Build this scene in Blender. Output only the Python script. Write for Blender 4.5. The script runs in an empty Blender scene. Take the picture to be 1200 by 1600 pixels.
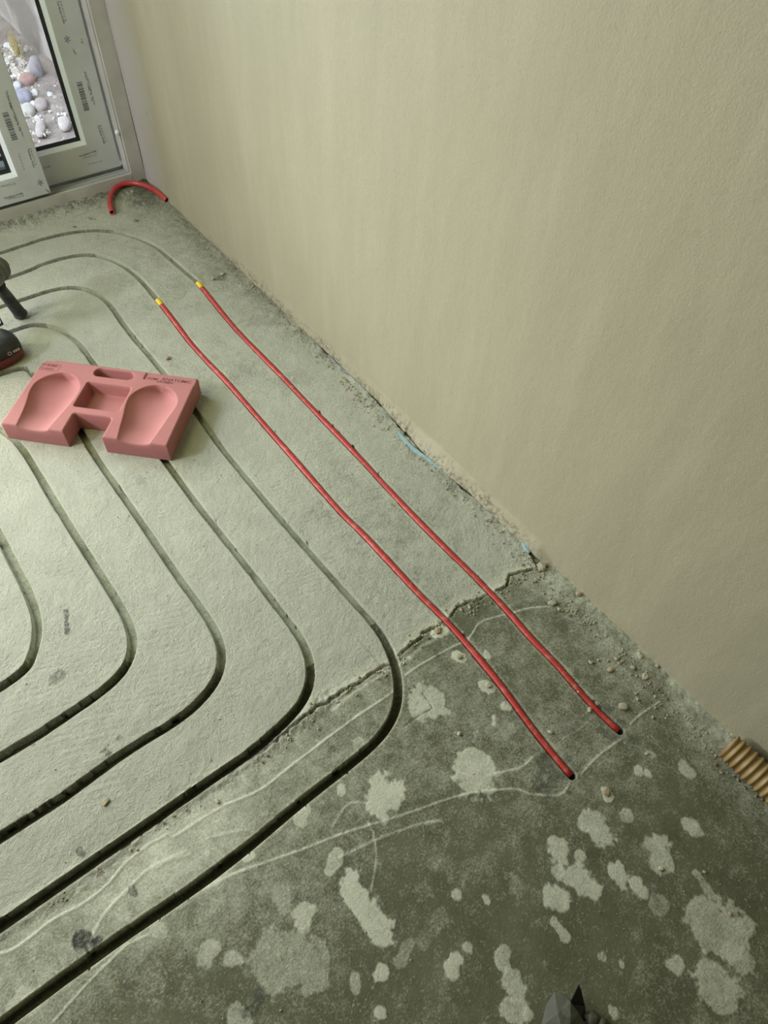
import bpy, bmesh, math, random
import numpy as np
from mathutils import Vector, Matrix

# ------------------------------------------------------------------ camera
R = np.array([[0.79361525, 0.46274286, -0.3950239],
              [-0.60696622, 0.64700919, -0.46148793],
              [0.04203384, 0.60601002, 0.79434565]])
CAMH, FPX = 1.4, 1073.42
C = bpy.context.scene.collection
cd = bpy.data.cameras.new('camera'); cam = bpy.data.objects.new('camera', cd); C.objects.link(cam)
M4 = Matrix([list(R[0]) + [0], list(R[1]) + [0], list(R[2]) + [CAMH], [0, 0, 0, 1]])
cam.matrix_world = M4
cd.sensor_fit = 'VERTICAL'; cd.sensor_height = 36; cd.lens = FPX * 36 / 1600
cd.clip_start = 0.02; cd.clip_end = 100
sc = bpy.context.scene; sc.camera = cam
sc.view_settings.view_transform = 'Standard'; sc.view_settings.look = 'None'
sc.view_settings.gamma = 1; sc.view_settings.use_curve_mapping = False
sc.view_settings.exposure = 0.0

# ------------------------------------------------------------------ world, daylight and an added ceiling fill
w = bpy.data.worlds.new('world'); sc.world = w; w.use_nodes = True
bg = w.node_tree.nodes['Background']; bg.inputs[0].default_value = (0.95, 0.95, 1.0, 1); bg.inputs[1].default_value = 2.5

def area(name, loc, target, sx, sy, power, col):
    l = bpy.data.lights.new(name, 'AREA'); l.shape = 'RECTANGLE'; l.size = sx; l.size_y = sy
    l.energy = power; l.color = col
    o = bpy.data.objects.new(name, l); C.objects.link(o); o.location = loc
    o.rotation_euler = (Vector(target) - Vector(loc)).to_track_quat('-Z', 'Y').to_euler()
    return o
area('side_window_light', (-1.70, 1.90, 1.40), (-0.2, 1.3, 0), 0.45, 0.4, 21, (0.84, 0.84, 1.0)).data.spread = math.radians(120)
area('door_daylight', (-0.75, 2.98, 0.8), (0.1, 1.8, 0.0), 1.3, 0.9, 34, (1.0, 0.97, 0.88)).data.spread = math.radians(120)
area('door_sky_glow', (-0.15, 2.98, 1.3), (0.4, 1.8, 0.3), 0.8, 1.2, 50, (0.72, 0.76, 1.0))
area('ceiling_fill', (-0.9, 1.6, 2.4), (-0.5, 1.6, 0.0), 1.0, 1.0, 26, (0.96, 1.0, 0.56))  # added yellow fill lamp under the closed ceiling, no opening there

# ------------------------------------------------------------------ helpers
def ray(px, py):
    return R @ np.array([(px - 600) / FPX, -(py - 800) / FPX, -1.0])
def at(px, py, z=0.0):            # point of the plane z seen at a pixel of the photo
    d = ray(px, py); t = (z - CAMH) / d[2]
    return (d[0] * t, d[1] * t, z)
def aty(px, py, y):
    d = ray(px, py); t = y / d[1]
    return (d[0] * t, y, CAMH + d[2] * t)
def atx(px, py, x):
    d = ray(px, py); t = x / d[0]
    return (x, d[1] * t, CAMH + d[2] * t)

def vnoise(x, y, s, seed):
    """smooth value noise, -1..1, feature size s"""
    r = np.random.RandomState(seed); G = r.uniform(-1, 1, (256, 256))
    X = x / s + 1000.3; Y = y / s + 1000.7
    xi = np.floor(X).astype(int); yi = np.floor(Y).astype(int)
    fx = X - xi; fy = Y - yi; fx = fx * fx * (3 - 2 * fx); fy = fy * fy * (3 - 2 * fy)
    g = lambda a, b: G[a % 256, b % 256]
    return (g(xi, yi) * (1 - fx) + g(xi + 1, yi) * fx) * (1 - fy) + (g(xi, yi + 1) * (1 - fx) + g(xi + 1, yi + 1) * fx) * fy
def fbm(x, y, s, seed, n=4):
    a = 0; k = 1; t = 0
    for i in range(n):
        a = a + k * vnoise(x, y, s / 2 ** i, seed + i); t += k; k *= 0.55
    return a / t
def sstep(a, b, x):
    t = np.clip((x - a) / (b - a), 0, 1); return t * t * (3 - 2 * t)

def material(name, col=(0.5, 0.5, 0.5), rough=0.6, metal=0.0, bump=None, var=None):
    """var=(colour2, scale, lo, hi, detail), bump=(scale, distance)"""
    m = bpy.data.materials.new(name); m.use_nodes = True
    nt = m.node_tree; b = nt.nodes['Principled BSDF']
    b.inputs['Base Color'].default_value = (*col, 1); b.inputs['Roughness'].default_value = rough
    b.inputs['Metallic'].default_value = metal
    tc = nt.nodes.new('ShaderNodeTexCoord')
    if var:
        n = nt.nodes.new('ShaderNodeTexNoise'); n.inputs['Scale'].default_value = var[1]; n.inputs['Detail'].default_value = var[4]
        nt.links.new(tc.outputs['Object'], n.inputs['Vector'])
        mr = nt.nodes.new('ShaderNodeMapRange'); mr.inputs[1].default_value = var[2]; mr.inputs[2].default_value = var[3]
        nt.links.new(n.outputs['Fac'], mr.inputs[0])
        mx = nt.nodes.new('ShaderNodeMix'); mx.data_type = 'RGBA'
        mx.inputs[6].default_value = (*col, 1); mx.inputs[7].default_value = (*var[0], 1)
        nt.links.new(mr.outputs[0], mx.inputs[0]); nt.links.new(mx.outputs[2], b.inputs['Base Color'])
    if bump:
        n = nt.nodes.new('ShaderNodeTexNoise'); n.inputs['Scale'].default_value = bump[0]; n.inputs['Detail'].default_value = 4
        nt.links.new(tc.outputs['Object'], n.inputs['Vector'])
        bp = nt.nodes.new('ShaderNodeBump'); bp.inputs['Distance'].default_value = bump[1]
        nt.links.new(n.outputs['Fac'], bp.inputs['Height']); nt.links.new(bp.outputs[0], b.inputs['Normal'])
    return m

def mesh_obj(name, verts, faces, mat, parent=None, smooth=False):
    me = bpy.data.meshes.new(name)
    if isinstance(verts, np.ndarray) and isinstance(faces, np.ndarray) and faces.ndim == 2:
        k = faces.shape[1]
        me.vertices.add(len(verts)); me.vertices.foreach_set('co', verts.astype(np.float32).ravel())
        me.loops.add(faces.size); me.loops.foreach_set('vertex_index', faces.astype(np.int32).ravel())
        me.polygons.add(len(faces)); me.polygons.foreach_set('loop_start', (np.arange(len(faces)) * k).astype(np.int32))
        me.update(calc_edges=True)
    else:
        me.from_pydata([tuple(v) for v in verts], [], [tuple(f) for f in faces])
    if smooth: me.polygons.foreach_set('use_smooth', [True] * len(me.polygons))
    me.materials.append(mat); me.update()
    o = bpy.data.objects.new(name, me); C.objects.link(o)
    if parent: o.parent = parent
    return o
def bm_obj(name, bm, mat, parent=None, smooth=False):
    bmesh.ops.recalc_face_normals(bm, faces=bm.faces)
    me = bpy.data.meshes.new(name); bm.to_mesh(me); bm.free()
    if smooth: me.polygons.foreach_set('use_smooth', [True] * len(me.polygons))
    me.materials.append(mat)
    o = bpy.data.objects.new(name, me); C.objects.link(o)
    if parent: o.parent = parent
    return o
def box(bm, x0, x1, y0, y1, z0, z1, bev=0.0):
    t = bmesh.new(); bmesh.ops.create_cube(t, size=1)
    for v in t.verts:
        v.co = Vector(((x0 + x1) / 2 + v.co.x * (x1 - x0), (y0 + y1) / 2 + v.co.y * (y1 - y0), (z0 + z1) / 2 + v.co.z * (z1 - z0)))
    if bev: bmesh.ops.bevel(t, geom=list(t.edges), offset=bev, segments=2, affect='EDGES')
    me = bpy.data.meshes.new('t'); t.to_mesh(me); t.free(); bm.from_mesh(me); bpy.data.meshes.remove(me)
def tag(o, label, cat, group=None, kind=None):
    if kind: o['kind'] = kind
    if label: o['label'] = label
    if cat: o['category'] = cat
    if group: o['group'] = group
    return o
def struct(o): o['kind'] = 'structure'; return o
def empty(name, loc, label, cat, group=None, rz=0.0):
    o = bpy.data.objects.new(name, None); o.empty_display_size = 0.05; C.objects.link(o); o.location = loc; o.rotation_euler.z = rz
    return tag(o, label, cat, group)
def catmull(P, step=0.01):
    P = [np.array(p, float) for p in P]; P = [2 * P[0] - P[1]] + P + [2 * P[-1] - P[-2]]
    out = []
    for i in range(1, len(P) - 2):
        n = max(1, int(np.linalg.norm(P[i + 1] - P[i]) / step))
        for k in range(n):
            t = k / n; a, b, c, d = P[i - 1:i + 3]
            out.append(0.5 * (2 * b + (c - a) * t + (2 * a - 5 * b + 4 * c - d) * t * t + (3 * b - a - 3 * c + d) * t ** 3))
    out.append(P[-2]); return np.array(out)
def smoothpath(P, it=6):
    P = P.copy()
    for _ in range(it): P[1:-1] = 0.25 * P[:-2] + 0.5 * P[1:-1] + 0.25 * P[2:]
    return P
def tube(name, path, r, mat, parent=None, hollow=0.0, seg=14, rf=None):
    """solid or hollow-ended tube along a path of points"""
    path = [Vector(p) for p in path]; n = len(path); V = []; F = []
    def frame(i):
        t = (path[min(i + 1, n - 1)] - path[max(i - 1, 0)]).normalized()
        a = Vector((0, 0, 1)) if abs(t.z) < 0.9 else Vector((1, 0, 0))
        s = t.cross(a).normalized(); return s, s.cross(t).normalized()
    rings = []
    for i in range(n):
        s, u = frame(i); rr = r if rf is None else rf(i)
        rings.append((path[i], s, u, rr))
    seq = list(rings)
    if hollow:
        inner = [(p, s, u, rr - hollow) for p, s, u, rr in rings]
        seq = rings + inner[::-1]
    for p, s, u, rr in seq:
        for k in range(seg):
            a = 2 * math.pi * k / seg; V.append(p + (s * math.cos(a) + u * math.sin(a)) * rr)
    m = len(seq)
    for i in range(m - (0 if hollow else 1)):
        j = (i + 1) % m
        for k in range(seg):
            F.append((i * seg + k, i * seg + (k + 1) % seg, j * seg + (k + 1) % seg, j * seg + k))
    if not hollow:
        F.append(tuple(range(seg))[::-1]); F.append(tuple((m - 1) * seg + k for k in range(seg)))
    me = bpy.data.meshes.new(name); me.from_pydata([tuple(v) for v in V], [], F)
    bm = bmesh.new(); bm.from_mesh(me); bpy.data.meshes.remove(me)
    return bm_obj(name, bm, mat, parent, True)
def text_obj(name, s, size, mat, M, parent=None, bold=0.0):
    cu = bpy.data.curves.new(name, 'FONT'); cu.body = s; cu.size = size; cu.extrude = 0.0001; cu.offset = bold
    t = bpy.data.objects.new('t', cu); C.objects.link(t)
    bpy.context.view_layer.update()
    me = bpy.data.meshes.new_from_object(t.evaluated_get(bpy.context.evaluated_depsgraph_get()))
    bpy.data.objects.remove(t); bpy.data.curves.remove(cu)
    me.name = name; me.materials.clear(); me.materials.append(mat); me.transform(M)
    o = bpy.data.objects.new(name, me); C.objects.link(o)
    if parent: o.parent = parent
    return o

# ------------------------------------------------------------------ floor materials
DUST = (0.56, 0.575, 0.45); CONC = (0.088, 0.092, 0.052)
def floor_material():
    m = bpy.data.materials.new('screed'); m.use_nodes = True; nt = m.node_tree; L = nt.links.new
    b = nt.nodes['Principled BSDF']; b.inputs['Roughness'].default_value = 0.85
    b.inputs['Specular IOR Level'].default_value = 0.25
    tc = nt.nodes.new('ShaderNodeTexCoord')
    def noise(s, d=5, r=0.6):
        n = nt.nodes.new('ShaderNodeTexNoise'); n.inputs['Scale'].default_value = s; n.inputs['Detail'].default_value = d
        n.inputs['Roughness'].default_value = r; L(tc.outputs['Object'], n.inputs['Vector']); return n.outputs['Fac']
    def attr(n):
        a = nt.nodes.new('ShaderNodeAttribute'); a.attribute_name = n; return a.outputs['Fac']
    def mth(op, a, c, clamp=False):
        n = nt.nodes.new('ShaderNodeMath'); n.operation = op; n.use_clamp = clamp
        for i, v in enumerate((a, c)):
            if isinstance(v, (int, float)): n.inputs[i].default_value = v
            else: L(v, n.inputs[i])
        return n.outputs[0]
    def ramp(v, a, c, lo=0.0, hi=1.0):
        n = nt.nodes.new('ShaderNodeMapRange'); n.inputs[1].default_value = a; n.inputs[2].default_value = c
        n.inputs[3].default_value = lo; n.inputs[4].default_value = hi; L(v, n.inputs[0]); return n.outputs[0]
    def mix(f, a, c):
        n = nt.nodes.new('ShaderNodeMix'); n.data_type = 'RGBA'
        if isinstance(f, (int, float)): n.inputs[0].default_value = f
        else: L(f, n.inputs[0])
        for i, v in ((6, a), (7, c)):
            if isinstance(v, tuple): n.inputs[i].default_value = (*v, 1)
            else: L(v, n.inputs[i])
        return n.outputs[2]
    dust_shade = attr('dust_shade'); dark = attr('dark'); rough = attr('rough')
    grey = mix(ramp(noise(9, 8, 0.7), 0.35, 0.68), CONC, (0.140, 0.145, 0.086))
    speck = ramp(noise(160, 3, 0.6), 0.62, 0.70)
    grey = mix(mth('MULTIPLY', speck, 0.5), grey, (0.36, 0.37, 0.28))
    speck2 = ramp(noise(60, 8, 0.85), 0.58, 0.64)
    grey = mix(mth('MULTIPLY', speck2, 0.45), grey, (0.33, 0.34, 0.26))
    du = mix(ramp(noise(14, 6, 0.65), 0.35, 0.7), DUST, (0.48, 0.49, 0.38))
    du = mix(ramp(noise(220, 3, 0.7), 0.50, 0.75, 0, 0.5), du, (0.30, 0.31, 0.245))
    du = mix(mth('MULTIPLY', ramp(noise(190, 2, 0.5), 0.70, 0.76), 0.8), du, (0.10, 0.10, 0.08))
    f = mth('ADD', dust_shade, mth('ADD', mth('MULTIPLY', mth('SUBTRACT', noise(30, 10, 0.8), 0.5), 1.3), mth('MULTIPLY', mth('SUBTRACT', noise(230, 3, 0.7), 0.5), 0.9)), True)
    f = ramp(f, 0.12, 0.88)
    col = mix(f, grey, du)
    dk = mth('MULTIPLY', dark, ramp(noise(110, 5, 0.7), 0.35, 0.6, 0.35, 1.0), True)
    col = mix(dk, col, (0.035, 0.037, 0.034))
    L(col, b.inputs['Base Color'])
    h = mth('ADD', mth('MULTIPLY', noise(150, 8, 0.78), mth('ADD', mth('MULTIPLY', rough, 0.62), 0.12)), mth('MULTIPLY', noise(330, 3, 0.6), mth('ADD', mth('MULTIPLY', rough, 0.30), 0.08)))
    bp = nt.nodes.new('ShaderNodeBump'); bp.inputs['Distance'].default_value = 0.0125; bp.inputs['Strength'].default_value = 0.9
    L(h, bp.inputs['Height']); L(bp.outputs[0], b.inputs['Normal'])
    return m
M_floor = floor_material()
M_red = material('red_pipe', (0.40, 0.030, 0.024), 0.5, var=((0.50, 0.20, 0.15), 60, 0.52, 0.85, 6), bump=(300, 0.0003))
M_yel = material('yellow_tape', (0.72, 0.50, 0.03), 0.5, bump=(200, 0.0005))
M_black = material('black_rubber', (0.012, 0.013, 0.015), 0.5)

# ------------------------------------------------------------------ grooves in the floor (centre lines)
def px(L): return [at(x, y)[:2] for x, y in L]
XL = -2.3   # west end of the floor
PIPE_A = px([(249, 471), (283, 515.6), (300, 538), (340, 581), (360, 602), (533, 800), (560, 825), (590, 858), (628, 898), (650, 923), (700, 971), (750, 1030), (773, 1057), (800, 1093), (817, 1117), (860, 1173), (893, 1211)])
PIPE_B = px([(312, 444), (360, 503.5), (405, 551.5), (450, 597), (500, 650), (560, 712), (594, 749), (645, 804), (701, 860), (741, 898.5), (770, 929), (800, 961), (833, 1001), (867, 1033), (900, 1072), (933, 1110), (968, 1141)])
TOP_A = px([(8.5, 436), (57, 416), (113, 400), (147, 398.5), (181, 408), (215, 432), (246.5, 468)])
TOP_B = px([(14, 391), (57, 376.5), (113, 363), (159, 360), (198, 366), (241, 383), (269, 406.5), (310, 441)])
G3 = px([(0, 480), (31, 470), (85, 452), (119, 448.5), (150, 457.6), (170, 473), (198, 513), (226.6, 547), (255, 581), (302.5, 640), (327, 672), (347, 700), (430, 800), (500, 880), (547, 933), (587, 977), (608, 1010), (621, 1047), (625, 1083), (618, 1120), (593, 1156), (543, 1197), (510, 1223), (450, 1270), (400, 1314), (300, 1390), (200, 1457), (100, 1529), (27, 1583)])
G4 = px([(13, 519.5), (42.5, 510), (71, 507.5), (96, 516), (119, 531), (142, 561), (256, 717), (263, 725), (300, 777), (350, 840), (400, 903), (443, 960), (473, 999), (486, 1027), (489, 1057), (482, 1085), (465, 1112), (430, 1142), (400, 1170), (333, 1216), (233, 1286), (133, 1355), (33, 1425), (0, 1447)])
G5 = px([(17, 579), (38, 577.5)]) + [(0.168, 1.80), (0.186, 1.70)] + px([(126.5, 675), (143, 703), (187, 767), (233, 833), (283, 907), (320, 957), (341, 993), (350, 1025), (346, 1052), (331, 1079), (306, 1102), (283, 1123), (200, 1172), (100, 1245), (0, 1309)])
G6 = [(-0.06, 1.705), (0.0, 1.68), (0.032, 1.60)] + px([(37, 703), (83, 780), (133, 860), (173, 923), (197, 963), (209, 993), (210, 1020), (196, 1049), (167, 1075), (133, 1099), (67, 1143), (0, 1184)])
G7 = [(-0.22, 1.55), (-0.15, 1.52), (-0.118, 1.43)] + px([(0, 838), (20, 880), (43, 923), (57, 960), (61, 993), (53, 1022), (35, 1045), (0, 1075)])
def ext(P, both=True):
    P = [tuple(p) for p in P]
    a = [(XL, P[0][1] - 0.004), ((XL + P[0][0]) / 2, P[0][1] - 0.002)] if both else []
    return a + P + [((XL + P[-1][0]) / 2, P[-1][1] - 0.001), (XL, P[-1][1] - 0.002)]
def mk(P): return smoothpath(catmull(P, 0.012), 14)
lineA = mk([(XL, TOP_A[0][1])] + [(-0.9, TOP_A[0][1])] + TOP_A + PIPE_A)
lineB = mk([(XL, TOP_B[0][1] - 0.01)] + [(-0.9, TOP_B[0][1] - 0.01)] + TOP_B + PIPE_B)
grooves = [lineA, lineB] + [mk(ext(g)) for g in (G3, G4, G5, G6, G7)]
for k in range(1, 5):   # the next loops, further left
    o = 0.155 * k
    grooves.append(mk([(XL, 1.55 - o), (-0.35 - o, 1.54 - o), (-0.26 - o, 1.50 - o), (-0.245 - o, 1.40 - o), (-0.25 - o, 1.15), (-0.262 - o, 1.07 + 0.6 * o), (-0.33 - o, 0.96 + 0.8 * o), (-0.45 - o, 0.93 + 0.8 * o), (XL, 0.93 + 0.8 * o)]) if k < 2 else None)
grooves = [g for g in grooves if g is not None]

# ------------------------------------------------------------------ floor mesh
WALLX = 0.932; DOORY = 2.66
gs = 0.0024
xs = np.concatenate([np.arange(XL, -0.6, 0.014), np.arange(-0.6, 0.966, gs)])
ys = np.concatenate([np.arange(-1.9, -0.62, 0.03), np.arange(-0.62, DOORY + 0.02, gs)])
X, Y = np.meshgrid(xs, ys, indexing='xy'); NX, NY = len(xs), len(ys)
dist = np.full(X.shape, 1.0); GX = np.zeros(X.shape); GY = np.zeros(X.shape)
def stamp(P, rad, D, gx=None, gy=None):
    for a, b in zip(P[:-1], P[1:]):
        x0, x1 = min(a[0], b[0]) - rad, max(a[0], b[0]) + rad; y0, y1 = min(a[1], b[1]) - rad, max(a[1], b[1]) + rad
        i0, i1 = np.searchsorted(xs, (x0, x1)); j0, j1 = np.searchsorted(ys, (y0, y1))
        if i1 <= i0 or j1 <= j0: continue
        sx = X[j0:j1, i0:i1]; sy = Y[j0:j1, i0:i1]
        d = np.array(b) - np.array(a); L2 = max(d @ d, 1e-12)
        t = np.clip(((sx - a[0]) * d[0] + (sy - a[1]) * d[1]) / L2, 0, 1)
        vx = sx - (a[0] + t * d[0]); vy = sy - (a[1] + t * d[1]); q = np.hypot(vx, vy)
        s = D[j0:j1, i0:i1]; m = q < s; s[m] = q[m]
        if gx is not None:
            qq = np.maximum(q, 1e-9); gx[j0:j1, i0:i1][m] = (vx / qq)[m]; gy[j0:j1, i0:i1][m] = (vy / qq)[m]
for g in grooves: stamp(g, 0.05, dist, GX, GY)
nz1 = fbm(X, Y, 0.05, 11, 4); nz2 = fbm(X, Y, 0.35, 31, 4); nzf = vnoise(X, Y, 0.006, 5); nzm = fbm(X, Y, 0.018, 71, 3)
# the rough-coated area lies north of the crack, bare smooth concrete south of it
crack_px = [(-40, 1478), (30, 1432), (85, 1393), (150, 1352), (200, 1315), (262, 1272), (300, 1243), (400, 1180), (440, 1148), (480, 1118), (493, 1107), (517, 1093), (545, 1075), (567, 1063), (590, 1047), (613, 1037), (627, 1023), (647, 1003), (665, 988), (687, 977), (703, 963), (713, 950), (730, 942), (747, 937), (767, 928), (790, 915), (797, 900), (812, 893), (835, 890)]
crack = px(crack_px)
cx = np.array([p[0] for p in crack]); cy = np.array([p[1] for p in crack]); o = np.argsort(cx)
yb = np.interp(X, np.concatenate([[-3], cx[o], [1.2]]), np.concatenate([[cy[0]], cy[o], [cy[-1]]]))
north = Y - yb
rough = sstep(0.004, 0.05, north + 0.01 * nz1)
dust_shade = 0.18 + 0.72 * sstep(-0.006, 0.006, north) + 0.42 * sstep(-0.34, -0.01, north) * sstep(0.75, -0.1, X) + 0.26 * nz2 + 0.14 * nz1
dust_shade += 0.33 * sstep(0.78, 0.93, X + 0.02 * nz1) * (north < 0)
dust_shade -= 0.30 * sstep(0.80, 0.92, X + 0.03 * nz1) * (north > 0) * sstep(1.3, 1.8, Y)
dark = np.zeros(X.shape)
Z = 0.0005 * nzf * rough + 0.0010 * nz1 * (0.3 + rough) + 0.0014 * nz2 + 0.0008 * nzm * rough
# swirling trowel ridges of the rough coat
Z += 0.00028 * rough * np.sin((Y + 0.35 * X + 0.02 * nz2) * 2 * math.pi / 0.014) * np.clip(fbm(X, Y, 0.12, 91, 2) * 2.2, 0, 1)
def blob(p, q, r, s=0.75, h=0.0006, k=0.45):
    a = at(*p)[:2]; b = at(*q)[:2]
    e = at(p[0] + 10, p[1])[:2]; mpp = math.hypot(e[0] - a[0], e[1] - a[1]) / 10; rr = r * mpp
    D = np.full(X.shape, 9.0); stamp([a, b], rr * 2.2, D)
    m = D < rr * 2.2
    f = np.zeros(X.shape); f[m] = sstep(0.16, -0.16, (D[m] / rr - 1) + k * (nz1[m] * 0.7 + nzm[m] * 1.2 + nzf[m] * .35))
    return f * s, h
for p, q, r, s in [((600, 1243), (600, 1243), 32, .72), ((738, 1203), (745, 1210), 30, .7), ((545, 1390), (592, 1452), 21, .75), ((477, 1425), (475, 1432), 18, .6),
    ((440, 1398), (445, 1410), 15, .35), ((430, 1500), (480, 1510), 38, .38), ((515, 1362), (528, 1336), 9, .6), ((475, 1267), (470, 1280), 12, .55), ((663, 1090), (672, 1100), 27, .55),
    ((594, 1522), (597, 1520), 10, .75), ((705, 1510), (712, 1500), 14, .75), ((730, 1480), (733, 1482), 8, .6), ((592, 1582), (596, 1582), 8, .7), ((786, 1490), (788, 1505), 11, .6),
    ((553, 1530), (555, 1545), 8, .5), ((640, 1475), (626, 1500), 9, .35), ((930, 1285), (940, 1300), 20, .6), ((872, 1325), (878, 1340), 15, .65), ((905, 1336), (906, 1337), 9, .6),
    ((875, 1357), (873, 1362), 10, .6), ((900, 1370), (920, 1385), 20, .7), ((862, 1400), (878, 1406), 16, .7), ((962, 1362), (970, 1370), 16, .7), ((992, 1380), (1000, 1392), 11, .7),
    ((1028, 1325), (1036, 1350), 18, .6), ((866, 1440), (884, 1464), 7, .6), ((1057, 1504), (1055, 1508), 11, .6), ((1120, 1445), (1140, 1455), 38, .55), ((1115, 1535), (1130, 1550), 30, .55),
    ((1151, 1490), (1160, 1500), 20, .45), ((1088, 1365), (1112, 1399), 8, .45), ((1032, 1410), (1030, 1415), 13, .35), ((1075, 1288), (1090, 1298), 10, .5), ((801, 1535), (810, 1550), 15, .6),
    ((798, 1577), (810, 1580), 18, .6), ((825, 1585), (826, 1586), 9, .6), ((941, 1493), (941, 1494), 6, .5), ((972, 1507), (972, 1508), 5, .6), ((958, 1581), (960, 1585), 7, .5),
    ((947, 1236), (950, 1242), 9, .8), ((997, 1203), (998, 1206), 7, .6), ((1015, 1178), (1016, 1180), 7, .5), ((1013, 1208), (1014, 1209), 7, .6), ((1070, 1200), (1076, 1204), 11, .5),
    ((917, 1287), (925, 1290), 12, .45), ((977, 1273), (979, 1274), 9, .5), ((1080, 1290), (1082, 1292), 12, .4), ((683, 990), (690, 985), 9, .75), ((713, 1024), (722, 1030), 7, .7),
    ((757, 1070), (766, 1078), 8, .7), ((787, 1103), (794, 1106), 7, .7), ((760, 1022), (762, 1026), 6, .6), ((772, 1120), (772, 1132), 4, .6), ((323, 1490), (330, 1484), 17, .5),
    ((360, 1497), (368, 1496), 11, .5), ((238, 1372), (250, 1380), 24, .4), ((190, 1425), (194, 1432), 8, .45), ((30, 1562), (40, 1560), 18, .45), ((247, 1455), (253, 1452), 13, .45),
    ((322, 1333), (324, 1334), 5, .6), ((384, 1340), (392, 1336), 7, .7), ((370, 1590), (380, 1596), 15, .45), ((20, 1500), (120, 1440), 30, .22), ((850, 1215), (850, 1216), 8, .3),
    ((533, 1232), (534, 1238), 6, .6), ((565, 1170), (560, 1160), 8, .4), ((660, 1470), (690, 1430), 12, .18), ((800, 1375), (815, 1390), 12, .2), ((700, 1350), (720, 1362), 16, .15),
    ((1000, 1330), (1010, 1336), 14, .15), ((712, 1396), (714, 1400), 6, .6), ((758, 1403), (762, 1408), 5, .6), ((610, 1100), (560, 1130), 10, .2), ((790, 1130), (800, 1136), 6, .3)]:
    f, h = blob(p, q, r, s); dust_shade = np.maximum(dust_shade, dust_shade * 0.4 + f * 1.06); Z += f * h * 1.4
for p, q, r, s in [((126, 1470), (134, 1478), 13, 1.1), ((150, 1476), (153, 1470), 5, .9), ((207, 1388), (210, 1396), 7, .9), ((165, 1178), (170, 1176), 9, .8), ((126, 1331), (128, 1334), 6, .7), ((187, 1152), (188, 1153), 5, .6),
    ((50, 1163), (52, 1164), 5, .6), ((103, 955), (104, 988), 3.2, .8), ((86, 1060), (94, 1052), 9, .55), ((358, 1430), (358.5, 1431), 4, 1.1), ((855, 1212), (870, 1205), 27, .6), ((955, 1133), (965, 1142), 22, .5),
    ((870, 1120), (900, 1140), 20, .3), ((407, 1550), (385, 1584), 6, .7), ((413, 1556), (392, 1590), 3, .7), ((818, 1105), (822, 1130), 26, .3), ((200, 1540), (232, 1498), 8, .33), ((186, 1500), (200, 1545), 8, .3), ((232, 1490), (242, 1530), 7, .3),
    ((680, 1018), (684, 1026), 3, .6), ((216, 752), (222, 750), 7, .25), ((655, 640), (668, 628), 5, .2), ((448, 600), (470, 590), 20, .15), ((410, 500), (425, 505), 14, .2), ((345, 432), (352, 436), 5, .5), ((140, 341), (146, 343), 4, .5), ((116, 354), (117, 355), 3, .8), ((213, 344), (214, 345), 2.5, .8)]:
    f, h = blob(p, q, r, s, k=0.9); dark = np.maximum(dark, f)
def ridge(L, wd, dz, ds, dk=0.0, jit=0.0015):
    P = catmull(px(L), 0.01); D = np.full(X.shape, 9.0); stamp(P, wd * 4, D)
    m = D < wd * 4; f = np.zeros(X.shape); f[m] = np.exp(-((D[m] + 0.4 * wd * nzf[m]) / wd) ** 2)
    return f, dz, ds, dk
for L, wd, dz, ds, dk in [
    ([(273, 1307), (300, 1290), (345, 1262), (400, 1238), (413, 1230), (473, 1183), (547, 1127), (590, 1098), (618, 1078)], 0.0020, 0.0014, .6, 0),
    ([(633, 1055), (655, 1040), (677, 1027), (705, 1012), (733, 997), (750, 973), (783, 962), (830, 950), (863, 948)], 0.0017, 0.0013, .6, 0),
    ([(83, 1597), (133, 1540), (173, 1500), (200, 1475), (233, 1460)], 0.0016, 0.0013, .6, 0),
    ([(317, 1390), (360, 1368), (400, 1353), (473, 1327), (543, 1300), (600, 1283), (660, 1263), (720, 1243), (800, 1233), (827, 1240), (870, 1243), (885, 1233), (893, 1217)], 0.0018, 0.0014, .6, 0),
    ([(908, 1210), (933, 1183), (973, 1153)], 0.0017, 0.0014, .6, 0), ([(985, 1132), (1000, 1117), (1030, 1097)], 0.0016, 0.0014, .6, 0),
    ([(530, 1340), (600, 1307), (660, 1287), (690, 1282)], .0022, .0008, .45, 0), ([(763, 1213), (790, 1205), (813, 1200), (833, 1183)], .0024, .001, .5, 0),
    ([(-20, 1496), (0, 1490), (27, 1480), (83, 1437), (130, 1412), (170, 1380), (195, 1350), (230, 1322), (262, 1305)], 0.0020, 0.0017, .6, 0),
    ([(135, 1500), (150, 1450), (175, 1415), (205, 1385), (230, 1360), (290, 1330)], .003, .0012, .35, 0), ([(240, 1358), (270, 1343), (297, 1335)], .0025, .001, .35, 0),
    ([(575, 1285), (583, 1300), (588, 1340), (580, 1390)], .0022, .0005, .4, 0), ([(520, 1290), (545, 1256), (580, 1255)], .002, .0006, .4, 0),
    ([(660, 1083), (668, 1095), (675, 1106), (655, 1118), (633, 1133)], .0013, -.0012, 0, .9), ([(930, 1118), (905, 1140), (880, 1155)], .0014, .001, .3, .5), ([(560, 1000), (570, 1010), (595, 1040)], .0012, -.001, 0, .35),
    ([(120, 337), (150, 327), (170, 322)], .0018, -.001, -.1, .5), ([(322, 1310), (360, 1300), (390, 1294)], .002, .0006, .3, 0), ([(700, 988), (660, 1010), (640, 1030)], .004, .0006, .4, 0), ([(640, 1028), (612, 1045), (560, 1078), (520, 1110)], .004, .0008, .4, 0)]:
    f, dz, ds, dk = ridge(L, wd, dz, ds, dk); Z += f * dz; dust_shade += f * ds; dark = np.maximum(dark, f * dk)
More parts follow.
